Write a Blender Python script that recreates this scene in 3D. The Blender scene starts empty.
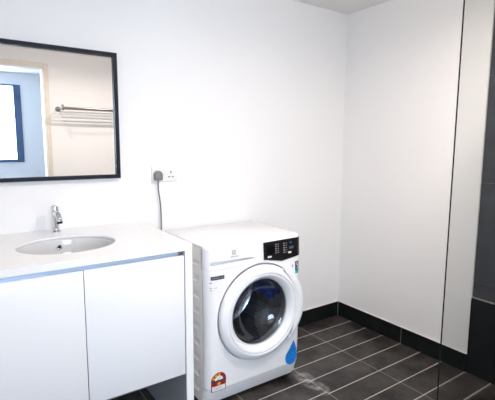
import bpy, bmesh, math, random
from mathutils import Vector, Matrix
PI = math.pi
random.seed(4)
S = bpy.context.scene
COL = S.collection

# ------------------------------------------------------------------ camera
YAW, PITCH, ROLL = 0.5991, 0.1282, 0.0052
fwd = Vector((math.sin(YAW)*math.cos(PITCH), math.cos(YAW)*math.cos(PITCH), -math.sin(PITCH)))
rgt = Vector((math.cos(YAW), -math.sin(YAW), 0)); up = rgt.cross(fwd)
c, s = math.cos(ROLL), math.sin(ROLL)
r2, u2 = c*rgt + s*up, -s*rgt + c*up
cam = bpy.data.cameras.new('camera'); cam_o = bpy.data.objects.new('camera', cam); COL.objects.link(cam_o)
cam.sensor_width = 36; cam.lens = 416.6*36/495; cam.clip_start = 0.02
cam_o.matrix_world = Matrix(((r2.x, u2.x, -fwd.x, -2.3982), (r2.y, u2.y, -fwd.y, -2.2252), (r2.z, u2.z, -fwd.z, 1.3289), (0, 0, 0, 1)))
S.camera = cam_o

# ------------------------------------------------------------------ world, lights, exposure
W = bpy.data.worlds.new('daylight'); S.world = W; W.use_nodes = True
W.node_tree.nodes['Background'].inputs[0].default_value = (0.72, 0.85, 1.0, 1)
W.node_tree.nodes['Background'].inputs[1].default_value = 4.0
S.view_settings.view_transform = 'Standard'; S.view_settings.look = 'None'
S.view_settings.gamma = 1; S.view_settings.use_curve_mapping = False
S.view_settings.exposure = 0.18

def area(name, loc, rot, power, color, sx, sy=None, shape='RECTANGLE', spread=PI):
    l = bpy.data.lights.new(name, 'AREA'); l.energy = power; l.color = color; l.shape = shape
    l.size = sx
    if sy: l.size_y = sy
    l.spread = spread
    o = bpy.data.objects.new(name, l); COL.objects.link(o); o.location = loc; o.rotation_euler = rot
    return o
# daylight through the hallway window, widened leftward to reach the washer (faces +y)
area('window_daylight', (-2.78, -4.42, 1.62), (PI/2, 0, 0), 100, (0.70, 0.84, 1.0), 2.1, 1.0)
LAMP_POWER, LAMP_COLOR = (6.5, 20), (1.0, 0.885, 0.81)

# ------------------------------------------------------------------ materials
def mat(name, color, rough=0.5, metal=0.0, spec=0.5, noise=0.0, nscale=8, bump=0.0, bscale=60, coat=0.0):
    m = bpy.data.materials.new(name); m.use_nodes = True
    nt = m.node_tree; b = nt.nodes['Principled BSDF']
    b.inputs['Base Color'].default_value = (*color, 1)
    b.inputs['Roughness'].default_value = rough; b.inputs['Metallic'].default_value = metal
    b.inputs['Specular IOR Level'].default_value = spec; b.inputs['Coat Weight'].default_value = coat
    b.inputs['Coat Roughness'].default_value = 0.08
    tc = nt.nodes.new('ShaderNodeTexCoord')
    if noise > 0:
        n = nt.nodes.new('ShaderNodeTexNoise'); n.inputs['Scale'].default_value = nscale; n.inputs['Detail'].default_value = 4
        nt.links.new(tc.outputs['Object'], n.inputs['Vector'])
        r = nt.nodes.new('ShaderNodeValToRGB')
        r.color_ramp.elements[0].position = 0.3; r.color_ramp.elements[1].position = 0.7
        r.color_ramp.elements[0].color = (*[max(0, k*(1-noise)) for k in color], 1)
        r.color_ramp.elements[1].color = (*[min(1, k*(1+noise)) for k in color], 1)
        nt.links.new(n.outputs['Fac'], r.inputs['Fac']); nt.links.new(r.outputs['Color'], b.inputs['Base Color'])
    if bump > 0:
        n2 = nt.nodes.new('ShaderNodeTexNoise'); n2.inputs['Scale'].default_value = bscale
        nt.links.new(tc.outputs['Object'], n2.inputs['Vector'])
        bp = nt.nodes.new('ShaderNodeBump'); bp.inputs['Strength'].default_value = bump; bp.inputs['Distance'].default_value = 0.002
        nt.links.new(n2.outputs['Fac'], bp.inputs['Height']); nt.links.new(bp.outputs['Normal'], b.inputs['Normal'])
    return m

def glass_mat(name, tint, gloss=1.0, rough=0.0):
    """clear pane: tinted straight-through light plus a Fresnel reflection"""
    m = bpy.data.materials.new(name); m.use_nodes = True; nt = m.node_tree; nt.nodes.clear()
    out = nt.nodes.new('ShaderNodeOutputMaterial'); mx = nt.nodes.new('ShaderNodeMixShader')
    tr = nt.nodes.new('ShaderNodeBsdfTransparent'); gl = nt.nodes.new('ShaderNodeBsdfGlossy')
    geo = nt.nodes.new('ShaderNodeNewGeometry'); dot = nt.nodes.new('ShaderNodeVectorMath'); dot.operation = 'DOT_PRODUCT'
    nt.links.new(geo.outputs['Incoming'], dot.inputs[0]); nt.links.new(geo.outputs['Normal'], dot.inputs[1])
    prev = dot.outputs['Value']                   # Schlick reflectance, the same from both sides of the sheet
    for op, v in (('ABSOLUTE', None), ('SUBTRACT', 1.0), ('POWER', 5.0), ('MULTIPLY', 0.96*gloss), ('ADD', 0.04*gloss)):
        n = nt.nodes.new('ShaderNodeMath'); n.operation = op; n.use_clamp = True
        if op == 'SUBTRACT': n.inputs[0].default_value = v; nt.links.new(prev, n.inputs[1])
        else:
            nt.links.new(prev, n.inputs[0])
            if v is not None: n.inputs[1].default_value = v
        prev = n.outputs[0]
    tr.inputs['Color'].default_value = (*tint, 1); gl.inputs['Roughness'].default_value = rough
    nt.links.new(prev, mx.inputs['Fac'])
    nt.links.new(tr.outputs[0], mx.inputs[1]); nt.links.new(gl.outputs[0], mx.inputs[2]); nt.links.new(mx.outputs[0], out.inputs['Surface'])
    return m

def emit_mat(name, color, strength):
    m = bpy.data.materials.new(name); m.use_nodes = True
    b = m.node_tree.nodes['Principled BSDF']; b.inputs['Base Color'].default_value = (*color, 1)
    b.inputs['Emission Color'].default_value = (*color, 1); b.inputs['Emission Strength'].default_value = strength
    return m

M = {}
M['wall'] = mat('white_wall_paint', (0.89, 0.885, 0.88), 0.6, spec=0.3, noise=0.01, nscale=2, bump=0.03, bscale=200)
M['hall'] = mat('pale_blue_grey_paint', (0.67, 0.68, 0.70), 0.7, spec=0.2, noise=0.01, nscale=2)
M['ceiling'] = mat('ceiling_paint', (0.87, 0.855, 0.84), 0.8, spec=0.2, noise=0.01, nscale=2)
M['skirting'] = mat('black_skirting_tile', (0.008, 0.010, 0.010), 0.4, spec=0.25, noise=0.3, nscale=9)
M['bead'] = mat('pale_sealant', (0.72, 0.69, 0.66), 0.6, noise=0.05)
M['grout_dark'] = mat('grey_grout', (0.27, 0.27, 0.275), 0.8, noise=0.1, nscale=20)
M['tile_wall'] = mat('slate_wall_tile', (0.052, 0.056, 0.066), 0.45, spec=0.4, noise=0.22, nscale=7, bump=0.08, bscale=40)
M['tile_low'] = mat('black_wall_tile', (0.009, 0.011, 0.013), 0.4, spec=0.35, noise=0.3, nscale=7, bump=0.05, bscale=40)
M['tile_edge'] = mat('tile_edge_trim', (0.75, 0.76, 0.75), 0.4, noise=0.02)
M['casing'] = mat('cream_door_casing', (0.76, 0.70, 0.60), 0.5, noise=0.04, nscale=14)
M['jamb'] = mat('white_door_jamb', (0.84, 0.85, 0.87), 0.5, noise=0.01)
M['navy'] = mat('dark_window_frame', (0.03, 0.07, 0.16), 0.4, noise=0.08)
M['counter'] = mat('white_solid_surface', (0.89, 0.887, 0.88), 0.25, spec=0.4, noise=0.006, nscale=30)
M['laminate'] = mat('white_gloss_laminate', (0.86, 0.87, 0.89), 0.16, spec=0.5, noise=0.005, nscale=6, coat=0.3)
M['carcass'] = mat('grey_white_carcass', (0.62, 0.64, 0.68), 0.5, noise=0.02)
M['channel'] = mat('aluminium_grip_channel', (0.56, 0.67, 0.82), 0.35, metal=0.6, noise=0.03)
M['ceramic'] = mat('white_glazed_ceramic', (0.66, 0.66, 0.665), 0.1, spec=0.5, coat=0.5, noise=0.004)
M['chrome'] = mat('chrome', (0.72, 0.74, 0.77), 0.09, metal=1.0, noise=0.02, nscale=40)
M['steel'] = mat('brushed_steel', (0.30, 0.28, 0.27), 0.3, metal=1.0, noise=0.06, nscale=60)
M['bar_pale'] = mat('pale_coated_bar', (0.36, 0.35, 0.34), 0.4, metal=0.2, noise=0.02)
M['black_hole'] = mat('dark_rubber', (0.015, 0.015, 0.017), 0.6, noise=0.2)
M['frame'] = mat('black_mirror_frame', (0.010, 0.013, 0.020), 0.5, spec=0.2, noise=0.15, nscale=30)
M['mirror'] = mat('silvered_mirror', (0.93, 0.935, 0.93), 0.0, metal=1.0, noise=0.001)
M['socket'] = mat('white_socket_plastic', (0.82, 0.81, 0.80), 0.3, noise=0.01)
M['plug'] = mat('grey_plug_plastic', (0.19, 0.19, 0.18), 0.45, noise=0.06)
M['appl'] = mat('white_enamel', (0.86, 0.86, 0.87), 0.22, spec=0.45, noise=0.004, nscale=20)
M['appl_side'] = mat('white_enamel_side', (0.90, 0.89, 0.88), 0.35, noise=0.01, nscale=20)
M['appl_plastic'] = mat('white_moulded_plastic', (0.86, 0.87, 0.89), 0.28, noise=0.004, nscale=20)
M['appl_blue'] = mat('pale_grey_plastic', (0.62, 0.68, 0.78), 0.3, noise=0.01, nscale=20)
M['rubber'] = mat('grey_rubber_gasket', (0.14, 0.145, 0.15), 0.4, noise=0.1)
M['panel_black'] = mat('black_control_gloss', (0.012, 0.011, 0.012), 0.18, noise=0.15, nscale=25)
M['panel_win'] = mat('black_display_window', (0.003, 0.003, 0.003), 0.1, noise=0.05)
M['mark'] = mat('pale_grey_print', (0.35, 0.34, 0.35), 0.5, noise=0.03)
M['mark_white'] = mat('white_print', (0.75, 0.74, 0.73), 0.5, noise=0.02)
M['mark_grey'] = mat('grey_print', (0.20, 0.20, 0.22), 0.5, noise=0.05)
M['mark_blue'] = mat('blue_print', (0.03, 0.07, 0.30), 0.4, noise=0.05)
M['lcd'] = mat('green_grey_display', (0.07, 0.10, 0.095), 0.3, noise=0.05)
M['red'] = mat('red_label', (0.32, 0.012, 0.012), 0.4, noise=0.05)
M['gold'] = mat('gold_print', (0.85, 0.42, 0.02), 0.4, noise=0.05)
M['white_label'] = mat('white_label', (0.80, 0.80, 0.80), 0.4, noise=0.02)
M['label_dark'] = mat('dark_label', (0.035, 0.045, 0.065), 0.35, noise=0.1)
M['drop'] = mat('blue_label', (0.012, 0.24, 0.72), 0.35, noise=0.06)
M['drop_dark'] = mat('dark_blue_print', (0.008, 0.09, 0.35), 0.4, noise=0.06)
M['teal'] = mat('teal_label', (0.01, 0.42, 0.52), 0.4, noise=0.05)
M['ridge'] = mat('blue_drum_ridge', (0.01, 0.07, 0.38), 0.3, noise=0.05)
M['glass_edge'] = mat('dark_glass_edge', (0.012, 0.02, 0.018), 0.2, noise=0.1)
M['pane'] = glass_mat('shower_glass', (0.985, 0.993, 0.986), 1.0)
M['window_pane'] = glass_mat('window_glass', (0.97, 0.985, 1.0), 1.0)
M['porthole'] = glass_mat('porthole_glass', (0.62, 0.65, 0.70), 1.6, 0.02)
M['lens'] = emit_mat('lamp_lens', (1.0, 0.92, 0.85), 6)

# drum: stainless steel with rings of small holes
def drum_mat():
    m = mat('perforated_drum_steel', (0.5, 0.5, 0.52), 0.22, metal=1.0)
    nt = m.node_tree; b = nt.nodes['Principled BSDF']
    tc = nt.nodes.new('ShaderNodeTexCoord')
    v = nt.nodes.new('ShaderNodeTexVoronoi'); v.inputs['Scale'].default_value = 60; v.inputs['Randomness'].default_value = 0.1
    nt.links.new(tc.outputs['Object'], v.inputs['Vector'])
    r = nt.nodes.new('ShaderNodeValToRGB'); r.color_ramp.elements[0].position = 0.2; r.color_ramp.elements[1].position = 0.3
    r.color_ramp.elements[0].color = (0.02, 0.02, 0.022, 1); r.color_ramp.elements[1].color = (0.5, 0.5, 0.52, 1)
    nt.links.new(v.outputs['Distance'], r.inputs['Fac']); nt.links.new(r.outputs['Color'], b.inputs['Base Color'])
    return m
M['drum'] = drum_mat()

# floor: dark grey-brown tiles 0.42 x 0.147 m, pale grout, a dusty smear by the washer
def floor_mat():
    m = mat('dark_floor_tile', (0.06, 0.055, 0.052), 0.42, spec=0.4)
    nt = m.node_tree; b = nt.nodes['Principled BSDF']; L = nt.links.new
    tc = nt.nodes.new('ShaderNodeTexCoord'); sp = nt.nodes.new('ShaderNodeSeparateXYZ'); L(tc.outputs['Object'], sp.inputs[0])
    def mth(op, a, bb=None, cc=None):
        n = nt.nodes.new('ShaderNodeMath'); n.operation = op
        for i, q in enumerate((a, bb, cc)):
            if q is None: continue
            if isinstance(q, (int, float)): n.inputs[i].default_value = q
            else: L(q, n.inputs[i])
        return n.outputs[0]
    TW, TD, D0 = 0.4205, 0.1473, 0.1466
    cx = mth('DIVIDE', mth('MULTIPLY', sp.outputs['X'], -1), TW)
    col = mth('FLOOR', cx); fx = mth('FRACT', cx)
    off = mth('MULTIPLY', mth('GREATER_THAN', col, 1.5), 0.017)
    cy = mth('DIVIDE', mth('SUBTRACT', mth('SUBTRACT', mth('MULTIPLY', sp.outputs['Y'], -1), D0), off), TD)
    cy = mth('ADD', cy, mth('MULTIPLY', off, 2/ TD))
    row = mth('FLOOR', cy); fy = mth('FRACT', cy)
    ex = mth('MULTIPLY', mth('MINIMUM', fx, mth('SUBTRACT', 1, fx)), TW)
    ey = mth('MULTIPLY', mth('MINIMUM', fy, mth('SUBTRACT', 1, fy)), TD)
    gx = mth('LESS_THAN', ex, 0.0017); gy = mth('LESS_THAN', ey, 0.0026)
    wn = nt.nodes.new('ShaderNodeTexWhiteNoise'); wn.noise_dimensions = '2D'
    cb = nt.nodes.new('ShaderNodeCombineXYZ'); L(col, cb.inputs[0]); L(row, cb.inputs[1]); L(cb.outputs[0], wn.inputs['Vector'])
    n1 = nt.nodes.new('ShaderNodeTexNoise'); n1.inputs['Scale'].default_value = 5; n1.inputs['Detail'].default_value = 6; n1.inputs['Roughness'].default_value = 0.65
    L(tc.outputs['Object'], n1.inputs['Vector'])
    r1 = nt.nodes.new('ShaderNodeValToRGB'); r1.color_ramp.elements[0].position = 0.36; r1.color_ramp.elements[1].position = 0.68
    r1.color_ramp.elements[0].color = (0.010, 0.0088, 0.0084, 1); r1.color_ramp.elements[1].color = (0.074, 0.065, 0.060, 1)
    L(n1.outputs['Fac'], r1.inputs['Fac'])
    hv = nt.nodes.new('ShaderNodeHueSaturation'); L(r1.outputs['Color'], hv.inputs['Color'])
    L(mth('ADD', mth('MULTIPLY', wn.outputs['Value'], 0.35), 0.82), hv.inputs['Value'])
    # dust smear
    n2 = nt.nodes.new('ShaderNodeTexNoise'); n2.inputs['Scale'].default_value = 22; n2.inputs['Detail'].default_value = 5
    L(tc.outputs['Object'], n2.inputs['Vector'])
    dx = mth('MULTIPLY', mth('ABSOLUTE', mth('ADD', sp.outputs['X'], 0.845)), 1/0.06)
    dy = mth('MULTIPLY', mth('ABSOLUTE', mth('ADD', sp.outputs['Y'], 0.60)), 1/0.15)
    dd = mth('ADD', mth('POWER', dx, 2), mth('POWER', dy, 4))
    mk = mth('MAXIMUM', mth('SUBTRACT', 1, dd), 0)
    mk = mth('MINIMUM', mth('MULTIPLY', mth('MULTIPLY', mk, mth('MAXIMUM', mth('SUBTRACT', n2.outputs['Fac'], 0.40), 0)), 3.0), 0.6)
    def mix(f, a, bcol):
        n = nt.nodes.new('ShaderNodeMix'); n.data_type = 'RGBA'; L(f, n.inputs[0])
        if isinstance(a, tuple): n.inputs[6].default_value = a
        else: L(a, n.inputs[6])
        n.inputs[7].default_value = bcol
        return n.outputs[2]
    c1 = mix(gx, hv.outputs['Color'], (0.36, 0.33, 0.30, 1))
    c2 = mix(gy, c1, (0.62, 0.56, 0.50, 1))
    c3 = mix(mk, c2, (0.46, 0.45, 0.45, 1))
    L(c3, b.inputs['Base Color'])
    bp = nt.nodes.new('ShaderNodeBump'); bp.inputs['Strength'].default_value = 0.15; bp.inputs['Distance'].default_value = 0.002
    L(n1.outputs['Fac'], bp.inputs['Height']); L(bp.outputs['Normal'], b.inputs['Normal'])
    return m
M['floor'] = floor_mat()

# ------------------------------------------------------------------ helpers
def obj(name, bm, m, parent=None, smooth=False, label=None):
    me = bpy.data.meshes.new(name); bmesh.ops.recalc_face_normals(bm, faces=bm.faces[:])
    bm.to_mesh(me); bm.free()
    for k in (m if isinstance(m, (list, tuple)) else [m]): me.materials.append(k)
    if smooth:
        for p in me.polygons: p.use_smooth = True
        try: me.set_sharp_from_angle(angle=math.radians(smooth if smooth is not True else 40))
        except Exception: pass
    o = bpy.data.objects.new(name, me); COL.objects.link(o)
    if parent:
        o.parent = parent; o.matrix_parent_inverse = Matrix.Translation(-world_loc(parent))
    if label: o['label'] = label
    return o
def world_loc(o):
    v = o.location.copy()
    if o.parent: v = v if o.type == 'EMPTY' else Vector((0, 0, 0))
    return v
def thing(name, loc, label, cat, group=None):
    o = bpy.data.objects.new(name, None); COL.objects.link(o); o.location = loc; o.empty_display_size = 0.05
    o['label'] = label; o['category'] = cat
    if group: o['group'] = group
    return o
def tag(o, label, cat, group=None):
    o['label'] = label; o['category'] = cat
    if group: o['group'] = group
    return o
def struct(name, bm, m, smooth=False):
    o = obj(name, bm, m, None, smooth); o['kind'] = 'structure'; return o
def box(bm, x0, x1, y0, y1, z0, z1, bev=0.0, seg=2, mi=0):
    r = bmesh.ops.create_cube(bm, size=1)
    bmesh.ops.scale(bm, vec=(x1-x0, y1-y0, z1-z0), verts=r['verts'])
    bmesh.ops.translate(bm, vec=((x0+x1)/2, (y0+y1)/2, (z0+z1)/2), verts=r['verts'])
    fs = {f for v in r['verts'] for f in v.link_faces}
    for f in fs: f.material_index = mi
    if bev > 0:
        es = list({e for v in r['verts'] for e in v.link_edges})
        bmesh.ops.bevel(bm, geom=es, offset=bev, segments=seg, affect='EDGES', profile=0.5)
    return bm
def bx(*a, **k): return box(bmesh.new(), *a, **k)
def lathe(bm, prof, center, axis='z', n=48, sx=1.0, sy=1.0, rfun=None):
    """prof: list of (radius, height). axis z: height along +z; axis y: height along -y (towards the room)"""
    rings = []
    for r, h in prof:
        ring = []
        for i in range(n):
            t = 2*PI*i/n; rr = r if rfun is None else rfun(t, r)
            if axis == 'z': p = (center[0]+rr*sx*math.cos(t), center[1]+rr*sy*math.sin(t), center[2]+h)
            elif axis == 'y': p = (center[0]+rr*math.cos(t), center[1]-h, center[2]+rr*math.sin(t))
            else: p = (center[0]+h, center[1]+rr*math.cos(t), center[2]+rr*math.sin(t))
            ring.append(bm.verts.new(p))
        rings.append(ring)
    for a, b in zip(rings, rings[1:]):
        for i in range(n):
            bm.faces.new((a[i], a[(i+1) % n], b[(i+1) % n], b[i]))
    if prof[0][0] < 1e-3 or prof[-1][0] < 1e-3:
        bmesh.ops.remove_doubles(bm, verts=bm.verts[:], dist=1e-5)
    return rings
def tube(bm, pts, r, n=12, cap=True):
    pts = [Vector(p) for p in pts]; rings = []
    rad = r if isinstance(r, (list, tuple)) else [r]*len(pts)
    ref = None
    for i, p in enumerate(pts):
        t = (pts[min(i+1, len(pts)-1)] - pts[max(i-1, 0)]).normalized()
        if ref is None: ref = Vector((1, 0, 0)) if abs(t.x) < 0.9 else Vector((0, 1, 0))
        a = (ref - t*ref.dot(t)).normalized(); ref = a; b = t.cross(a)
        rings.append([bm.verts.new(p + rad[i]*(a*math.cos(2*PI*k/n) + b*math.sin(2*PI*k/n))) for k in range(n)])
    for a, b in zip(rings, rings[1:]):
        for k in range(n): bm.faces.new((a[k], a[(k+1) % n], b[(k+1) % n], b[k]))
    if cap:
        bm.faces.new(rings[0]); bm.faces.new(rings[-1])
    return bm
def smooth_path(pts, per=8):
    out = []
    P = [Vector(p) for p in pts]
    for i in range(len(P)-1):
        p0, p1, p2, p3 = P[max(i-1, 0)], P[i], P[i+1], P[min(i+2, len(P)-1)]
        for k in range(per):
            t = k/per
            out.append(0.5*((2*p1)+(p2-p0)*t+(2*p0-5*p1+4*p2-p3)*t*t+(3*p1-p0-3*p2+p3)*t**3))
    out.append(P[-1]); return out

# ------------------------------------------------------------------ room shell
XL, YF, HC = -2.72, -2.60, 2.285
struct('floor', bx(XL-1.5, 0.12, -4.5, 0.1, -0.1, 0), M['floor'])
struct('ceiling', bx(XL-1.5, 0.12, -4.5, 0.1, HC, HC+0.1), M['ceiling'])
struct('wall_back', bx(XL-0.1, 0.12, 0.0, 0.1, 0, HC), M['wall'])
YT = -1.032                                     # where the slate tiling of the shower starts
struct('wall_right', bx(0.0, 0.12, YT, 0.0, 0, HC), M['wall'])
struct('wall_left', bx(XL-0.1, XL, YF, 0.0, 0, HC), M['wall'])
# tiled shower wall: upper courses, a paler border course, black lower course
def tile_wall():
    bm = bmesh.new()
    box(bm, 0.014, 0.12, YF, YT, 0, HC, mi=2)
    zs = [(0.560, 1.130), (1.134, 1.716), (1.720, HC)]
    ys = [(YT-0.60, YT), (YT-1.203, YT-0.603), (YF, YT-1.206)]
    for z0, z1 in zs:
        for y0, y1 in ys: box(bm, 0.008, 0.03, y0, y1, z0, z1, 0.001, 1, 0)
    for y0, y1 in ys: box(bm, 0.008, 0.03, y0, y1, 0.467, 0.557, 0.001, 1, 0)
    for y0, y1 in ys: box(bm, -0.002, 0.03, y0, y1, 0.0, 0.461, 0.001, 1, 1)
    return bm
struct('wall_shower', tile_wall(), [M['tile_wall'], M['tile_low'], M['grout_dark']])
struct('trim_1', bx(-0.002, 0.012, YT-0.004, YT, 0.1165, HC), M['tile_edge'])
struct('trim_2', bx(-0.0035, 0.008, YF, YT-0.006, 0.461, 0.4655), M['grout_dark'])
# skirting tiles with joints and a pale bead of sealant on top
HB = 0.1165
def skirt_right():
    bm = bmesh.new()
    for y0, y1 in ((-0.587, -0.011), (YT, -0.590)): box(bm, -0.010, 0.0, y0, y1, 0, HB-0.004, 0.001, 1, 0)
    box(bm, -0.0085, 0.0, -0.5905, -0.5865, 0, HB-0.004, mi=1)
    box(bm, -0.009, 0.0, YT, -0.01, HB-0.004, HB, mi=2)
    return bm
struct('baseboard_right', skirt_right(), [M['skirting'], M['grout_dark'], M['bead']])
def skirt_back():
    bm = bmesh.new(); x = -0.012
    while x > XL:
        x0 = max(XL, x-0.598); box(bm, x0, x, -0.010, 0, 0, HB-0.004, 0.001, 1, 0); x -= 0.601
    box(bm, XL, -0.010, -0.0085, 0, 0, HB-0.005, mi=1)
    box(bm, XL, -0.0, -0.009, 0, HB-0.004, HB, mi=2)
    return bm
struct('baseboard_back', skirt_back(), [M['skirting'], M['grout_dark'], M['bead']])
# front wall with the door opening, hallway and its window (seen in the mirror)
DX0, DX1, DZ = -2.60, -1.648, 2.115
def front_wall():
    bm = bmesh.new()
    box(bm, XL, DX0, YF-0.1, YF, 0, HC); box(bm, DX1, 0.12, YF-0.1, YF, 0, HC); box(bm, DX0, DX1, YF-0.1, YF, DZ, HC)
    return bm
struct('wall_front', front_wall(), M['wall'])
def casing():
    bm = bmesh.new(); y0, y1 = YF, YF+0.016
    box(bm, DX1-0.004, DX1+0.036, y0, y1, 0, DZ+0.04, 0.003); box(bm, DX0-0.036, DX0+0.004, y0, y1, 0, DZ+0.04, 0.003)
    box(bm, DX0+0.004, DX1-0.004, y0, y1, DZ-0.004, DZ+0.04, 0.003)
    box(bm, DX1-0.022, DX1, YF-0.115, YF+0.010, 0, DZ-0.02, mi=1); box(bm, DX0, DX0+0.022, YF-0.115, YF+0.010, 0, DZ-0.02, mi=1)
    box(bm, DX0, DX1, YF-0.115, YF+0.010, DZ-0.022, DZ, mi=1)
    return bm
struct('door_1', casing(), [M['casing'], M['jamb']])
HY = -4.30
WX0, WX1, WZ0, WZ1 = -3.85, -1.69, 1.10, 2.13  # left part of window is unseen, added so daylight reaches the washer
def hall_far():
    bm = bmesh.new()
    box(bm, XL-1.5, WX0, HY-0.1, HY, 0, HC); box(bm, WX1, -0.5, HY-0.1, HY, 0, HC)
    box(bm, WX0, WX1, HY-0.1, HY, 0, WZ0); box(bm, WX0, WX1, HY-0.1, HY, WZ1, HC)
    return bm
struct('wall_hall_far', hall_far(), M['hall'])
struct('wall_hall_left', bx(XL-1.6, XL-1.5, HY-0.1, YF-0.1, 0, HC), M['hall'])
struct('wall_hall_right', bx(-0.6, -0.5, HY, YF-0.1, 0, HC), M['hall'])
struct('wall_hall_near', bx(XL-1.5, XL, YF-0.1, YF, 0, HC), M['hall'])
def win_frame():
    bm = bmesh.new(); y0, y1 = HY-0.07, HY+0.02
    box(bm, WX0, WX0+0.06, y0, y1, WZ0, WZ1, 0.003); box(bm, WX1-0.085, WX1, y0, y1, WZ0, WZ1, 0.003)
    box(bm, WX0+0.06, WX1-0.085, y0, y1, WZ0, WZ0+0.035, 0.003); box(bm, WX0+0.06, WX1-0.085, y0, y1, WZ1-0.02, WZ1, 0.003)
    return bm
win = struct('window_1', win_frame(), M['navy'])
obj('window_pane', bx(WX0+0.06, WX1-0.085, HY-0.04, HY-0.034, WZ0+0.035, WZ1-0.02), M['window_pane'], win)

# ------------------------------------------------------------------ washing machine
X0, X1, ZB, ZT = -1.475, -0.873, 0.03, 0.850
YBK, YS = -0.035, -0.483                         # back, front edge of the side panels
DCX, DCZ, DR = -1.164, 0.473, 0.250              # door centre and radius
def yf(x, z):
    y = -0.528
    u = min(max((z-0.03)/(ZT-0.03), 0), 1)
    y -= 0.020*math.sin(PI*u)*(0.55+0.45*math.sin(PI*min(max((x-X0)/(X1-X0), 0), 1)))
    R = 0.045
    d = max(0.0, min(x-X0, X1-x))
    if d < R: y += R - math.sqrt(max(0, R*R-(R-d)**2))
    d = ZT - z; R = 0.016
    if d < R: y += R - math.sqrt(max(0, R*R-(R-max(d, 0))**2))
    return y
def xz_grid(bm, xs, zs, f):
    V = [[bm.verts.new((x, f(x, z), z)) for x in xs] for z in zs]
    for j in range(len(zs)-1):
        for i in range(len(xs)-1): bm.faces.new((V[j][i], V[j][i+1], V[j+1][i+1], V[j+1][i]))
    return V
def lin(a, b, n): return [a+(b-a)*i/n for i in range(n+1)]
def edge_xs(a, b, n, left=True, right=True):
    xs = set(lin(a, b, n))
    for k in (0.0006, 0.002, 0.004, 0.007, 0.011, 0.016, 0.022, 0.03, 0.038, 0.045):
        if left: xs.add(a+k)
        if right: xs.add(b-k)
    return sorted(xs)
def rim(bm, depth):
    """turn the open border of a sheet back into the machine so that it has an edge thickness"""
    es = [e for e in bm.edges if len(e.link_faces) == 1]
    r = bmesh.ops.extrude_edge_only(bm, edges=es)
    vs = [g for g in r['geom'] if isinstance(g, bmesh.types.BMVert)]
    bmesh.ops.translate(bm, vec=(0, depth, 0), verts=vs)
washer = thing('washing_machine', ((X0+X1)/2, -0.28, 0), 'white front-loading washing machine standing beside the vanity', 'washing machine')

# cabinet shell: right side, back, bottom and the louvred left side
bm = bmesh.new()
box(bm, X1-0.012, X1, YS, YBK, ZB, 0.836); box(bm, X0+0.012, X1-0.012, YBK-0.012, YBK, ZB, 0.836)
box(bm, X0+0.012, X1-0.012, YS, YBK-0.012, ZB, ZB+0.012)
obj('body', bm, M['appl_side'], washer)
def louvre(y, z):
    d = 0.0
    for k in range(9):
        zc = 0.775-0.083*k
        t = (z-(zc-0.030))/0.036
        if 0 <= t <= 1: d = max(d, 0.018*min(1, t/0.28, (1-t)*12))
    e = min(max((y+0.452)/0.012, 0), 1)*min(max((-0.12-y)/0.012, 0), 1)
    return d*e
bm = bmesh.new()
ys = sorted(set(lin(YS, YBK, 24)+[-0.452, -0.446, -0.44, -0.12, -0.132]))
zs = lin(ZB, 0.836, 340)
V = [[bm.verts.new((X0+louvre(y, z), y, z)) for y in ys] for z in zs]
for j in range(len(zs)-1):
    for i in range(len(ys)-1): bm.faces.new((V[j][i], V[j][i+1], V[j+1][i+1], V[j+1][i]))
es = [e for e in bm.edges if len(e.link_faces) == 1]
r = bmesh.ops.extrude_edge_only(bm, edges=es)
bmesh.ops.translate(bm, vec=(0.0195, 0, 0), verts=[g for g in r['geom'] if isinstance(g, bmesh.types.BMVert)])
obj('side_panel', bm, M['appl_side'], washer, 30, label='louvred left side panel')
obj('top_panel', bx(X0+0.001, X1-0.001, -0.495, YBK, 0.836, ZT, 0.006, 3), M['appl'], washer, True)

# lower front with the round opening for the door
FZ0, FZ1 = 0.1185, 0.7352
bm = bmesh.new(); N = 288; rings = []
angs = [2*PI*i/N for i in range(N)]
corner = [math.atan2(zc-DCZ, xc-DCX) % (2*PI) for xc in (X0, X1) for zc in (FZ0, FZ1)]
for ca in corner:
    k = min(range(N), key=lambda i: abs(((angs[i]-ca+PI) % (2*PI))-PI)); angs[k] = ca
def reach(t):
    cx, cz = math.cos(t), math.sin(t); q = []
    if cx > 1e-9: q.append((X1-DCX)/cx)
    if cx < -1e-9: q.append((X0-DCX)/cx)
    if cz > 1e-9: q.append((FZ1-DCZ)/cz)
    if cz < -1e-9: q.append((FZ0-DCZ)/cz)
    return min(q)
prof = [(0.228, 0.030), (0.2535, 0.022), (0.2545, 0.010), (0.2575, 0.003)]
for rr, dy in prof:
    rings.append([bm.verts.new((DCX+rr*math.cos(t), yf(DCX+rr*math.cos(t), DCZ+rr*math.sin(t))+dy, DCZ+rr*math.sin(t))) for t in angs])
steps = sorted(set(lin(0, 1, 24)+[0.94, 0.97, 0.985, 0.993, 0.998]))
for q in steps:
    ring = []
    for t in angs:
        B = reach(t); rr = 0.2595+(B-0.2595)*q
        x, z = DCX+rr*math.cos(t), DCZ+rr*math.sin(t)
        x = min(max(x, X0), X1)
        ring.append(bm.verts.new((x, yf(x, z), z)))
    rings.append(ring)
for a, b in zip(rings, rings[1:]):
    for i in range(N): bm.faces.new((a[i], a[(i+1) % N], b[(i+1) % N], b[i]))
obj('front_panel', bm, M['appl'], washer, 50)
# upper fascia to the right of the drawer
DRX0, DRX1, DRZ0 = X0, -1.152, 0.7358
bm = bmesh.new()
zf = sorted(set(lin(DRZ0, ZT, 22)+[ZT-k for k in (0.0005, 0.0015, 0.003, 0.005, 0.008, 0.012, 0.016)]))
xz_grid(bm, edge_xs(DRX1+0.0012, X1, 24, left=False), zf, yf)
rim(bm, 0.008)
obj('fascia', bm, M['appl'], washer, 50)
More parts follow.
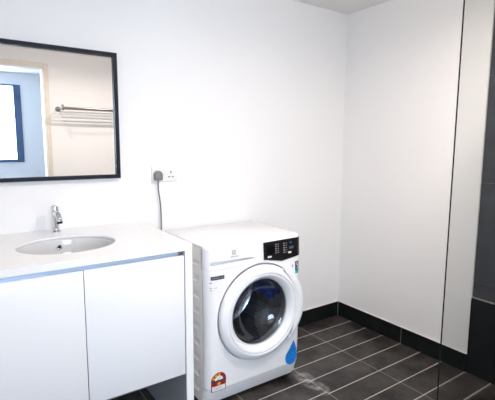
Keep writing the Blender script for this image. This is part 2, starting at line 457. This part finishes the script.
# detergent drawer with a scooped grip that thins out to the right
drawer_root = None
def scoop(x, z):
    t = (x+1.453)/0.262
    if not 0 <= t <= 1: return 0
    zt = 0.777-0.009*t**1.5; zb = 0.7535+0.0095*t**1.6
    u = (z-zb)/(zt-zb)
    if not 0 <= u <= 1: return 0
    e = min(1, t/0.03)*min(1, (1-t)/0.10)
    return 0.028*e*min(1, u/0.2, (1-u)/0.08)
bm = bmesh.new()
zd = sorted(set(zf+lin(0.749, 0.781, 40)))
xz_grid(bm, edge_xs(DRX0, DRX1, 80, right=False), zd, lambda x, z: yf(x, z)+scoop(x, z))
rim(bm, 0.008)
drawer = obj('detergent_drawer', bm, M['appl'], washer, 35, label='detergent drawer with scooped grip')
# plinth under the front, leaning back towards the floor
bm = bmesh.new()
xz_grid(bm, edge_xs(X0+0.001, X1-0.001, 30), lin(0.034, 0.117, 8), lambda x, z: yf(x, max(z, 0.034))+0.002+0.026*((0.117-z)/0.083)**1.2)
rim(bm, 0.02)
obj('kick_plate', bm, M['appl'], washer, 50)
for fx in (X0+0.05, X1-0.05):
    for fy in (-0.44, -0.09):
        bm = bmesh.new(); lathe(bm, [(0, 0), (0.022, 0), (0.022, 0.012), (0.012, 0.014), (0.012, 0.031), (0, 0.031)], (fx, fy, 0.0), 'z', 20)
        obj('foot', bm, M['black_hole'], washer, True)

# flat prints and stickers that follow the curve of the front
def lay(bm, off, th):
    """cut the flat prints finely, lay them on the curved front and give them a hair of thickness"""
    bmesh.ops.triangulate(bm, faces=bm.faces[:])
    for _ in range(5):
        es = [e for e in bm.edges if (e.verts[0].co-e.verts[1].co).length > 0.008]
        if not es: break
        bmesh.ops.subdivide_edges(bm, edges=es, cuts=1)
        bmesh.ops.triangulate(bm, faces=bm.faces[:])
    for v in bm.verts: v.co.y = yf(v.co.x, v.co.z)-off
    r = bmesh.ops.extrude_edge_only(bm, edges=[e for e in bm.edges if len(e.link_faces) == 1])
    bmesh.ops.translate(bm, vec=(0, th, 0), verts=[g for g in r['geom'] if isinstance(g, bmesh.types.BMVert)])
    return bm
def sheet(pts, off, th=0.0009):
    """closed outline in (x, z) laid on the machine's front as a thin sticker"""
    bm = bmesh.new(); bm.faces.new([bm.verts.new((x, 0, z)) for x, z in pts])
    return lay(bm, off+0.0006, th)
def sheet_rects(rects, off, th=0.0009):
    bm = bmesh.new()
    for x0, x1, z0, z1 in rects:
        bm.faces.new([bm.verts.new((x, 0, z)) for x, z in ((x0, z0), (x1, z0), (x1, z1), (x0, z1))])
    return lay(bm, off+0.0006, th)
def star(cx, cz, r, n=5, q=0.42, a0=PI/2):
    return [(cx+(r if i % 2 == 0 else r*q)*math.cos(a0+PI*i/n), cz+(r if i % 2 == 0 else r*q)*math.sin(a0+PI*i/n)) for i in range(2*n)]

# emblem (a cross cut out of a dark square of four petals) and lettering
ex, ez, er = -1.321, 0.8095, 0.0135
bm = bmesh.new()
for k in range(4):
    a = k*PI/2
    pts = [(0.0028, 0), (er, er*0.86), (er, -er*0.86)]
    pts = [(0.0030, 0.0), (er*0.72, er*0.62), (er*1.0, er*0.50), (er*0.55, 0.0), (er*1.0, -er*0.50), (er*0.72, -er*0.62)]
    P = [(ex+x*math.cos(a)-z*math.sin(a), ez+x*math.sin(a)+z*math.cos(a)) for x, z in pts]
    bm.faces.new([bm.verts.new((x, yf(x, z)-0.0006, z)) for x, z in P])
obj('emblem', bm, M['mark_grey'], drawer, label='dark grey emblem')
def text_mesh(name, body, x, z, width, m, parent, label=None, bold=0.0):
    cu = bpy.data.curves.new(name, 'FONT'); cu.body = body; cu.align_x = 'CENTER'; cu.align_y = 'CENTER'; cu.size = 1.0; cu.offset = bold
    t = bpy.data.objects.new(name, cu); COL.objects.link(t)
    bpy.context.view_layer.update()
    me = bpy.data.meshes.new_from_object(t.evaluated_get(bpy.context.evaluated_depsgraph_get()))
    bpy.data.objects.remove(t); bpy.data.curves.remove(cu)
    w = max(v.co.x for v in me.vertices)-min(v.co.x for v in me.vertices); k = width/w
    for v in me.vertices:
        px, pz = x+v.co.x*k, z+v.co.y*k
        v.co = (px, yf(px, pz)-0.0007, pz)
    bm = bmesh.new(); bm.from_mesh(me); bpy.data.meshes.remove(me)
    return obj(name, bm, m, parent, label=label)
text_mesh('lettering', 'Electrolux', -1.3175, 0.7895, 0.047, M['mark_grey'], drawer, 'dark grey lettering', 0.012)

# control panel: five-sided black gloss panel
cp_px = sorted(set(lin(-1.141, -0.881, 32)+[-0.883, -0.886, -0.890, -0.895, -1.131, -1.023]))
def cp_bounds(x):
    zt = 0.8345+0.0025*(x+1.146)/0.26
    if x < -1.131: zb = 0.744
    elif x < -1.023: zb = 0.744+(0.722-0.744)*(x+1.131)/0.108
    else: zb = 0.722+(0.738-0.722)*(x+1.023)/0.137
    return zb, zt
bm = bmesh.new(); top, bot = [], []
rows = 8; G = []
for x in cp_px:
    zb, zt = cp_bounds(x)
    G.append([bm.verts.new((x, yf(x, zb+(zt-zb)*k/rows)-0.004, zb+(zt-zb)*k/rows)) for k in range(rows+1)])
for i in range(len(G)-1):
    for k in range(rows): bm.faces.new((G[i][k], G[i+1][k], G[i+1][k+1], G[i][k+1]))
rim(bm, 0.0045)
cpanel = obj('control_panel', bm, M['panel_black'], washer, 40, label='black gloss control panel')
OFF = 0.0044
obj('display_window', sheet_rects([(-1.120, -1.078, 0.765, 0.818)], OFF), M['panel_win'], cpanel)
R_ = []
for k in range(5): R_ += [(-1.066, -1.056, 0.770+0.011*k, 0.7735+0.011*k), (-1.050, -1.042, 0.771+0.011*k, 0.7735+0.011*k)]
for k in range(5): R_ += [(-1.012, -0.998, 0.765+0.012*k, 0.7685+0.012*k), (-0.992, -0.985, 0.766+0.012*k, 0.7685+0.012*k)]
for q in R_: obj('printed_mark', sheet_rects([q], OFF), M['mark'], cpanel, label='pale grey programme mark')
obj('blue_light', sheet_rects([(-0.967, -0.953, 0.810, 0.820)], OFF), M['mark_blue'], cpanel)
obj('display', sheet_rects([(-0.970, -0.940, 0.781, 0.794)], OFF), M['lcd'], cpanel)
for x0, x1, z0, z1 in ((-1.117, -1.093, 0.7515, 0.7605), (-0.978, -0.957, 0.7575, 0.7665)):
    obj('button', sheet_rects([(x0, x1, z0, z1)], OFF+0.0012, 0.002), M['mark_white'], cpanel, label='pale push button')

# small prints below the drawer and beside the control panel
spec_l = obj('specification_label', sheet_rects([(-1.452, -1.380, 0.688, 0.706)], 0.0006), M['label_dark'], washer, label='small dark oblong label')
obj('label_print', sheet_rects([(-1.446, -1.405, 0.694, 0.700), (-1.400, -1.386, 0.694, 0.700)], 0.0009), M['mark_grey'], spec_l)
obj('fine_print', sheet_rects([(-1.4565, -1.447, 0.672, 0.678), (-1.4565, -1.449, 0.648, 0.652), (-1.4565, -1.447, 0.637, 0.640), (-1.44, -1.42, 0.6485, 0.6505)], 0.0006), M['mark'], washer, label='tiny grey print under the dark label')
obj('wireless_mark', sheet_rects([(-0.9475, -0.9445, 0.672, 0.690), (-0.951, -0.941, 0.682, 0.685)], 0.0006), M['mark_grey'], washer, label='tiny grey printed mark')
# black and teal sticker on the right edge
st = obj('feature_sticker', sheet_rects([(x, x+0.0055, 0.655, 0.704) for x in [-0.926+0.0055*k for k in range(5)]], 0.0006), M['label_dark'], washer, label='narrow black and teal sticker')
obj('sticker_foot', sheet_rects([(x, x+0.0055, 0.636, 0.655) for x in [-0.926+0.0055*k for k in range(5)]], 0.0006), M['teal'], st, label='teal band')
obj('sticker_print', sheet_rects([(-0.916, -0.907, 0.693, 0.697), (-0.916, -0.912, 0.681, 0.697), (-0.912, -0.906, 0.681, 0.685), (-0.909, -0.906, 0.668, 0.685), (-0.917, -0.906, 0.663, 0.667)], 0.0010), M['mark_white'], st)

# red energy label with gold stars
LX0, LX1, LZ0, LZT = -1.4525, -1.3715, 0.108, 0.176
lcx = (LX0+LX1)/2; lr = (LX1-LX0)/2
def arch(x0, x1, z0, zs, n=20):
    cx, r = (x0+x1)/2, (x1-x0)/2
    return [(x0, z0), (x1, z0)]+[(cx+r*math.cos(PI*i/n), zs+r*1.0*math.sin(PI*i/n)) for i in range(n+1)]
el = obj('energy_label', sheet(arch(LX0, LX1, 0.110, 0.170), 0.0006), M['red'], washer, label='red arched energy label with gold stars')
el2 = obj('label_dial', sheet([(lcx+0.023*math.cos(PI*i/16), 0.170+0.023*math.sin(PI*i/16)) for i in range(17)], 0.0010), M['white_label'], el, label='white half-round dial')
obj('label_band', sheet_rects([(LX0+0.001, LX1-0.001, 0.160, 0.170)], 0.0010), M['label_dark'], el, label='dark band')
obj('label_box', sheet_rects([(LX0+0.004, LX1-0.004, 0.113, 0.139)], 0.0010), M['white_label'], el, label='white lower panel')
obj('label_box_print', sheet_rects([(LX0+0.010, LX0+0.050, 0.132, 0.134), (LX0+0.010, LX0+0.060, 0.126, 0.128), (LX0+0.010, LX0+0.056, 0.119, 0.121)], 0.0013), M['mark'], el)
for a in (2.75, 2.15, 1.55):
    obj('label_star', sheet(star(lcx+0.0305*math.cos(a), 0.170+0.0305*math.sin(a), 0.0088, 5, 0.55), 0.0012), M['gold'], el)
obj('label_star', sheet(star(lcx, 0.150, 0.011, 5, 0.55), 0.0014), M['gold'], el)
obj('dial_pointer', sheet([(lcx-0.012, 0.173), (lcx-0.011, 0.171), (lcx+0.010, 0.182), (lcx+0.009, 0.184)], 0.0014), M['red'], el)

# blue water-drop sticker
dcx, dcz, dr_ = -0.939, 0.157, 0.045
pts = [(dcx+0.014+0.000, 0.252)]
tl, tr = 2.75, 0.30
pts = [(dcx+dr_*math.cos(tl+(2*PI+tr-tl)*i/28), dcz+dr_*1.1*math.sin(tl+(2*PI+tr-tl)*i/28)) for i in range(29)]+[(dcx+0.024, 0.225), (dcx+0.010, 0.252), (dcx-0.012, 0.215)]
dp = obj('water_label', sheet(pts, 0.0008), M['drop'], washer, label='blue water-drop sticker')
bm = bmesh.new()
for (xa, za, xb, zb, w) in ((-0.965, 0.184, -0.923, 0.206, 0.005), (-0.973, 0.170, -0.917, 0.196, 0.0045), (-0.951, 0.217, -0.932, 0.222, 0.005), (-0.975, 0.152, -0.934, 0.164, 0.003), (-0.957, 0.131, -0.934, 0.135, 0.004)):
    bm.faces.new([bm.verts.new((x, 0, z)) for x, z in ((xa, za), (xb, zb), (xb, zb+w), (xa, za+w))])
lay(bm, 0.0022, 0.0006)
obj('drop_print', bm, M['drop_dark'], dp)

# door: outer ring, sloping inner ring, porthole glass, handle on the right
Y0 = -0.553
bm = bmesh.new()
lathe(bm, [(0.228, -0.018), (0.2500, -0.016), (0.2505, 0.004), (0.2480, 0.009), (0.2400, 0.0155), (0.229, 0.0230), (0.219, 0.0275), (0.2145, 0.0268), (0.2120, 0.022), (0.2120, 0.0)], (DCX, Y0, DCZ), 'y', 128)
door = obj('door', bm, M['appl_plastic'], washer, 40, label='round porthole door')
bm = bmesh.new()
lathe(bm, [(0.2118, 0.015), (0.2110, 0.0245), (0.2070, 0.0262), (0.1990, 0.0235), (0.189, 0.014), (0.1800, 0.0020), (0.1765, -0.006), (0.1750, -0.020), (0.180, -0.024)], (DCX, Y0, DCZ), 'y', 128)
obj('inner_ring', bm, M['appl_plastic'], door, 50)
bm = bmesh.new()
lathe(bm, [(0.1755, -0.010), (0.171, -0.012), (0.162, -0.018), (0.147, -0.034), (0.120, -0.062), (0.080, -0.078), (0.04, -0.085), (0, -0.087)], (DCX, Y0, DCZ), 'y', 96)
obj('porthole_glass', bm, M['porthole'], door, True, label='dark clear porthole glass')
# handle: raised crescent over the right of the ring
bm = bmesh.new(); n = 48; rows_ = []
A0, A1 = -0.78, 1.02
for i in range(n+1):
    u = i/n; a = A0+(A1-A0)*u; k = math.sin(PI*u)**0.7
    ro = 0.2505+0.022*k; ri = 0.2505-0.034*k
    prof_ = [(ro-0.001, -0.010), (ro, 0.008), (ro-0.003, 0.016+0.010*k), (ro-0.010*k-0.004, 0.020+0.013*k), ((ro+ri)/2, 0.0215+0.0115*k), (ri+0.004*k, 0.024+0.006*k), (ri, 0.022)]
    rows_.append([bm.verts.new((DCX+r*math.cos(a), Y0-h, DCZ+r*math.sin(a))) for r, h in prof_])
for a, b in zip(rows_, rows_[1:]):
    for i in range(len(a)-1): bm.faces.new((a[i], a[i+1], b[i+1], b[i]))
obj('handle', bm, M['appl_plastic'], door, 60, label='crescent handle on the right of the ring')
bm = bmesh.new()
lathe(bm, [(0.228, 0.0), (0.200, -0.02), (0.186, -0.03), (0.182, -0.045), (0.200, -0.055), (0.190, -0.068), (0.205, -0.085)], (DCX, Y0+0.006, DCZ), 'y', 96)
obj('gasket', bm, M['rubber'], washer, True, label='grey rubber door gasket')
bm = bmesh.new()
lathe(bm, [(0.206, 0.0), (0.226, -0.012), (0.226, -0.32), (0.20, -0.338), (0.09, -0.345), (0.07, -0.325), (0, -0.32)], (DCX, -0.468, DCZ), 'y', 96)
drum = obj('drum', bm, M['drum'], washer, 40, label='perforated steel drum')
for k, a in enumerate((-0.02, -0.02+2*PI/3, -0.02+4*PI/3)):  # blue ridges for the blue spot inside the drum
    bm = bmesh.new(); n = 12; R0 = 0.2255
    sec = [(-0.17, 0.0), (-0.09, 0.030), (0.0, 0.056), (0.09, 0.030), (0.17, 0.0)]
    ends = []
    for y in (-0.36, -0.34, -0.21, -0.19):
        sc = 0.35 if y in (-0.36, -0.19) else 1.0
        ends.append([bm.verts.new((DCX+(R0-h*sc)*math.cos(a+t), y, DCZ+(R0-h*sc)*math.sin(a+t))) for t, h in sec])
    for p, q in zip(ends, ends[1:]):
        for i in range(4): bm.faces.new((p[i], p[i+1], q[i+1], q[i]))
    bm.faces.new(ends[0]); bm.faces.new(ends[-1])
    obj('drum_ridge', bm, M['ridge'], drum, 30, label='blue lifter inside the drum')

# ------------------------------------------------------------------ vanity
VX0, VX1, VY, VZ = -2.498, -1.607, -0.647, 0.9144
PTH = 0.034
BCX, BCY, BRX, BRY = -2.0526, -0.3659, 0.1939, 0.1688
# worktop with the oval cut-out and a leg panel down to the floor at each end
bm = bmesh.new(); N = 96
angs = [2*PI*i/N for i in range(N)]
ya, yb = VY, -0.0005
cr = [math.atan2((y-BCY), (x-BCX)) % (2*PI) for x in (VX0, VX1) for y in (ya, yb)]
for ca in cr:
    k = min(range(N), key=lambda i: abs(((angs[i]-ca+PI) % (2*PI))-PI)); angs[k] = ca
def edge_pt(t):
    cx, cy = math.cos(t), math.sin(t); q = []
    if cx > 1e-9: q.append((VX1-BCX)/cx)
    if cx < -1e-9: q.append((VX0-BCX)/cx)
    if cy > 1e-9: q.append((yb-BCY)/cy)
    if cy < -1e-9: q.append((ya-BCY)/cy)
    r = min(q); return BCX+r*cx, BCY+r*cy
def oval_pt(t, g=0.0):
    r = 1/math.sqrt((math.cos(t)/(BRX+g))**2+(math.sin(t)/(BRY+g))**2)
    return BCX+r*math.cos(t), BCY+r*math.sin(t)
R3 = 0.0025
loops = []
for fn, z in ((lambda t: oval_pt(t, 0.034), VZ-0.028), (lambda t: oval_pt(t, 0.034), VZ-0.009), (lambda t: oval_pt(t), VZ-0.009), (lambda t: oval_pt(t), VZ-R3), (lambda t: oval_pt(t, R3), VZ),
              (edge_pt, VZ), (edge_pt, VZ-0.028)):
    loops.append([bm.verts.new((*fn(t), z)) for t in angs])
for a, b in zip(loops+[], loops[1:]+[loops[0]]):
    for i in range(N): bm.faces.new((a[i], a[(i+1) % N], b[(i+1) % N], b[i]))
counter = thing('vanity_worktop', ((VX0+VX1)/2, VY/2, 0), 'white worktop with end panel holding the oval washbasin', 'worktop')
obj('worktop_slab', bm, M['counter'], counter, 30)
obj('end_panel', bx(VX1-PTH, VX1, VY, -0.0105, 0, VZ-0.028, 0.0008, 1), M['counter'], counter)
obj('end_panel', bx(VX0, VX0+PTH, VY, -0.0105, 0, VZ-0.028, 0.0008, 1), M['counter'], counter)
M['panel_grey'] = mat('grey_panel_sheet', (0.36, 0.38, 0.42), 0.5, noise=0.02)  # thin grey sheet laid on the white end panel's inner face
obj('inner_grey_sheet', bx(VX1-PTH-0.0012, VX1-PTH, VY+0.004, -0.0105, 0.001, 0.328), M['panel_grey'], counter, label='thin grey sheet over the inner face of the end panel under the cabinet')
# cabinet hung between the end panels
CX0, CX1 = VX0+PTH+0.001, VX1-PTH-0.001
DZ0, DZ1, DSP = 0.330, 0.8655, -2.054
cab = thing('vanity_cabinet', ((CX0+CX1)/2, -0.33, DZ0), 'white gloss two-door cabinet hung under the vanity worktop', 'cabinet')
bm = bmesh.new()
box(bm, CX0, CX0+0.016, VY+0.03, -0.012, DZ0, 0.885); box(bm, CX1-0.016, CX1, VY+0.03, -0.012, DZ0, 0.885)
box(bm, CX0+0.016, CX1-0.016, VY+0.03, -0.012, DZ0, DZ0+0.016); box(bm, CX0+0.016, CX1-0.016, -0.028, -0.012, DZ0+0.016, 0.885)
obj('body', bm, M['carcass'], cab)
for x0, x1 in ((CX0+0.001, DSP-0.0015), (DSP+0.0015, CX1-0.003)):
    obj('door', bx(x0, x1, VY+0.004, VY+0.024, DZ0-0.002, DZ1, 0.0012, 2), M['laminate'], cab, True, label='white gloss door with no knob')
bm = bmesh.new()                                  # L-shaped finger channel above the doors
box(bm, CX0+0.001, CX1-0.004, VY+0.0245, VY+0.029, 0.840, 0.8855); box(bm, CX0+0.001, CX1-0.004, VY+0.012, VY+0.0245, 0.8835, 0.8855)
obj('grip_channel', bm, M['channel'], cab, label='bluish metal finger channel above the doors')
obj('channel_cap', bx(CX1-0.022, CX1-0.0045, VY+0.008, VY+0.0243, 0.8675, 0.8830), M['steel'], cab)

# undermounted basin
basin = thing('washbasin', (BCX, BCY, VZ-0.17), 'oval white undermounted washbasin below the tap', 'basin')
bm = bmesh.new()
pf = [(1.12, -0.0105), (1.02, -0.0105), (1.002, -0.0125), (0.985, -0.02), (0.968, -0.05), (0.93, -0.10), (0.80, -0.135), (0.55, -0.152), (0.25, -0.158), (0.11, -0.159),
      (0.11, -0.172), (0.55, -0.166), (0.86, -0.145), (1.00, -0.10), (1.04, -0.05), (1.12, -0.026), (1.12, -0.0105)]
lathe(bm, pf, (BCX, BCY, VZ), 'z', 96, BRX, BRY)
bmesh.ops.remove_doubles(bm, verts=bm.verts[:], dist=1e-5)
obj('bowl', bm, M['ceramic'], basin, 60)
bm = bmesh.new(); lathe(bm, [(0.0, 0.0), (0.016, 0.001), (0.022, 0.004), (0.026, 0.003), (0.027, -0.002), (0.021, -0.014), (0.0, -0.014)], (BCX, BCY, VZ-0.158), 'z', 32)
obj('drain', bm, M['chrome'], basin, True)
# overflow ring on the back of the bowl
bm = bmesh.new()
oy = BCY+BRY*0.966; ozc = VZ-0.047
lathe(bm, [(0.006, 0.0035), (0.0075, 0.005), (0.011, 0.0045), (0.0118, 0.0), (0.0118, -0.004), (0.006, -0.004), (0.006, 0.0035)], (BCX-0.005, oy, ozc), 'y', 28)
ov = obj('overflow_ring', bm, M['chrome'], basin, True)
bm = bmesh.new(); lathe(bm, [(0.0, 0.001), (0.0062, 0.001), (0.0062, -0.003), (0, -0.003)], (BCX-0.005, oy, ozc), 'y', 20)
obj('overflow_hole', bm, M['black_hole'], ov)

# basin mixer tap
FX, FY = -2.047, -0.072
tap = thing('basin_tap', (FX, FY, VZ), 'chrome single-lever mixer tap standing behind the washbasin', 'tap')
bm = bmesh.new(); lathe(bm, [(0, 0), (0.0245, 0), (0.0245, 0.004), (0.021, 0.007), (0.0172, 0.010), (0.0165, 0.05), (0.0165, 0.088), (0.0172, 0.093), (0.0172, 0.104), (0, 0.104)], (FX, FY, VZ), 'z', 36)
obj('tap_body', bm, M['chrome'], tap, True)
bm = bmesh.new(); tube(bm, smooth_path([(FX, FY, VZ+0.082), (FX, FY-0.03, VZ+0.094), (FX+0.001, FY-0.062, VZ+0.092), (FX+0.002, FY-0.082, VZ+0.078), (FX+0.003, FY-0.088, VZ+0.062)], 6), [0.0135]*14+[0.0132]*11, 20)
spout = obj('spout', bm, M['chrome'], tap, 50)
bm = bmesh.new(); tube(bm, [(FX+0.0032, FY-0.0882, VZ+0.0635), (FX+0.0042, FY-0.0905, VZ+0.053)], 0.0122, 20)
obj('aerator', bm, M['black_hole'], spout, True, label='dark spout outlet')
bm = bmesh.new(); lathe(bm, [(0, 0.1045), (0.0176, 0.1045), (0.0176, 0.122), (0.014, 0.128), (0, 0.129)], (FX, FY, VZ), 'z', 32)
tube(bm, [(FX, FY+0.004, VZ+0.122), (FX+0.004, FY-0.012, VZ+0.130), (FX+0.008, FY-0.030, VZ+0.138)], [0.008, 0.0065, 0.0055], 12)
obj('lever', bm, M['chrome'], tap, 50)

# ------------------------------------------------------------------ mirror
MX0, MX1, MZ0, MZ1 = -2.390, -1.711, 1.159, 1.7965
mir = thing('wall_mirror', ((MX0+MX1)/2, -0.015, MZ0), 'rectangular mirror in a slim black frame above the vanity', 'mirror')
bm = bmesh.new(); fw, y0, y1 = 0.019, -0.030, -0.0005
box(bm, MX0, MX0+fw, y0, y1, MZ0, MZ1); box(bm, MX1-fw, MX1, y0, y1, MZ0, MZ1)
box(bm, MX0+fw, MX1-fw, y0, y1, MZ0, MZ0+fw); box(bm, MX0+fw, MX1-fw, y0, y1, MZ1-fw, MZ1)
obj('mirror_frame', bm, M['frame'], mir)
obj('mirror_glass', bx(MX0+fw, MX1-fw, -0.014, -0.008, MZ0+fw, MZ1-fw), M['mirror'], mir)

# ------------------------------------------------------------------ socket and plug
sock = thing('wall_socket', (-1.4535, -0.005, 1.127), 'white double power socket on the wall above the washing machine', 'socket')
obj('face_plate', bx(-1.531, -1.376, -0.0095, -0.0002, 1.127, 1.2125, 0.003, 3), M['socket'], sock, True)
for cx in (-1.494, -1.417):
    for k, (dx, dz, w, h) in enumerate(((0, 0.014, 0.004, 0.008), (-0.011, -0.012, 0.0065, 0.004), (0.011, -0.012, 0.0065, 0.004))):
        obj('pin_hole', bx(cx+dx-w/1.3, cx+dx+w/1.3, -0.0102, -0.006, 1.166+dz-h/1.4, 1.166+dz+h/1.4), M['black_hole'], sock)
pl = thing('power_plug', (-1.491, -0.03, 1.15), 'grey power plug with hanging cord in the left socket outlet', 'plug')
bm = bmesh.new()
out = [(-0.023, -0.022), (-0.019, -0.026), (0.019, -0.026), (0.023, -0.022), (0.0245, 0.000)]
out += [(0.0245*math.cos(PI*i/14), 0.002+0.026*math.sin(PI*i/14)) for i in range(15)]
lay = [(1.0, -0.0110), (1.0, -0.030), (0.93, -0.036), (0.78, -0.039)]
rg = [[bm.verts.new((-1.499+x*k, y, 1.163+z*k)) for x, z in out] for k, y in lay]
for a, b in zip(rg, rg[1:]):
    for i in range(len(out)): bm.faces.new((a[i], a[(i+1) % len(out)], b[(i+1) % len(out)], b[i]))
bm.faces.new(rg[0]); bm.faces.new(rg[-1])
bmesh.ops.remove_doubles(bm, verts=bm.verts[:], dist=1e-5)
obj('plug_body', bm, M['plug'], pl, 40)
bm = bmesh.new()
tube(bm, smooth_path([(-1.499, -0.024, 1.140), (-1.500, -0.022, 1.112), (-1.498, -0.020, 1.075), (-1.488, -0.018, 1.005), (-1.485, -0.018, 0.93), (-1.4855, -0.018, 0.855), (-1.487, -0.018, 0.60), (-1.487, -0.020, 0.34)], 8), 0.0042, 10)
obj('power_cord', bm, M['plug'], pl, True)

# ------------------------------------------------------------------ shower screen
SY = -1.40
scr = thing('shower_screen', (-0.47, SY, 0), 'clear glass shower screen in front of the slate-tiled wall', 'screen')
bm = bx(-0.939, -0.010, SY-0.003, SY+0.003, 0.001, 2.06)
for f in bm.faces:
    f.material_index = 0 if abs(f.normal.y) > 0.5 else 1
obj('glass_pane', bm, [M['pane'], M['glass_edge']], scr)

# ------------------------------------------------------------------ towel rack (seen in the mirror)
rk = thing('towel_rack', (-1.22, YF, 1.70), 'steel towel rack of five bars on the wall seen in the mirror', 'towel rack')
RX0, RX1, RZ = -1.535, -0.90, 1.705
for k in range(5):
    bm = bmesh.new(); tube(bm, [(RX0, YF+0.045+0.05*k, RZ), (RX1, YF+0.045+0.05*k, RZ)], 0.010 if k == 4 else 0.0055, 14)
    obj('bar', bm, M['steel'] if k == 4 else M['bar_pale'], rk, True)
for x in (RX0, RX1):
    bm = bmesh.new(); tube(bm, [(x, YF+0.001, RZ), (x, YF+0.252, RZ)], 0.004, 12)
    lathe(bm, [(0, -0.008), (0.030, -0.008), (0.030, 0.008), (0, 0.008)], (x, YF+0.246, RZ), 'x', 24)
    lathe(bm, [(0, -0.008), (0.026, -0.008), (0.026, -0.001), (0, -0.001)], (x, YF, RZ), 'y', 24)
    obj('bracket', bm, M['steel'], rk, 40)

# ------------------------------------------------------------------ ceiling downlight (above the frame) and its lamp
for lx, ly, lab, pw in ((-1.78, -1.80, 'white round ceiling downlight nearer the door', LAMP_POWER[0]), (-0.95, -1.50, 'white round ceiling downlight nearer the washing machine', LAMP_POWER[1])):
    dl = thing('ceiling_downlight', (lx, ly, HC), lab, 'lamp', 'ceiling downlights')
    bm = bmesh.new(); lathe(bm, [(0.055, 0.0), (0.075, 0.0), (0.078, -0.004), (0.070, -0.009), (0.058, -0.006), (0.055, 0.0)], (lx, ly, HC-0.0005), 'z', 40)
    obj('lamp_rim', bm, M['appl'], dl, True)
    bm = bmesh.new(); lathe(bm, [(0, -0.003), (0.054, -0.003), (0.054, -0.001), (0, -0.001)], (lx, ly, HC), 'z', 32)
    obj('lamp_lens', bm, M['lens'], dl)
    pl_ = bpy.data.lights.new('downlight_lamp', 'POINT'); pl_.energy = pw*0.42; pl_.color = LAMP_COLOR; pl_.shadow_soft_size = 0.05
    area('downlight_beam', (lx, ly, HC-0.02), (0, 0, 0), pw*0.85, LAMP_COLOR, 0.06, None, 'DISK', math.radians(165))
    po = bpy.data.objects.new('downlight_lamp', pl_); COL.objects.link(po); po.location = (lx, ly, HC-0.075)
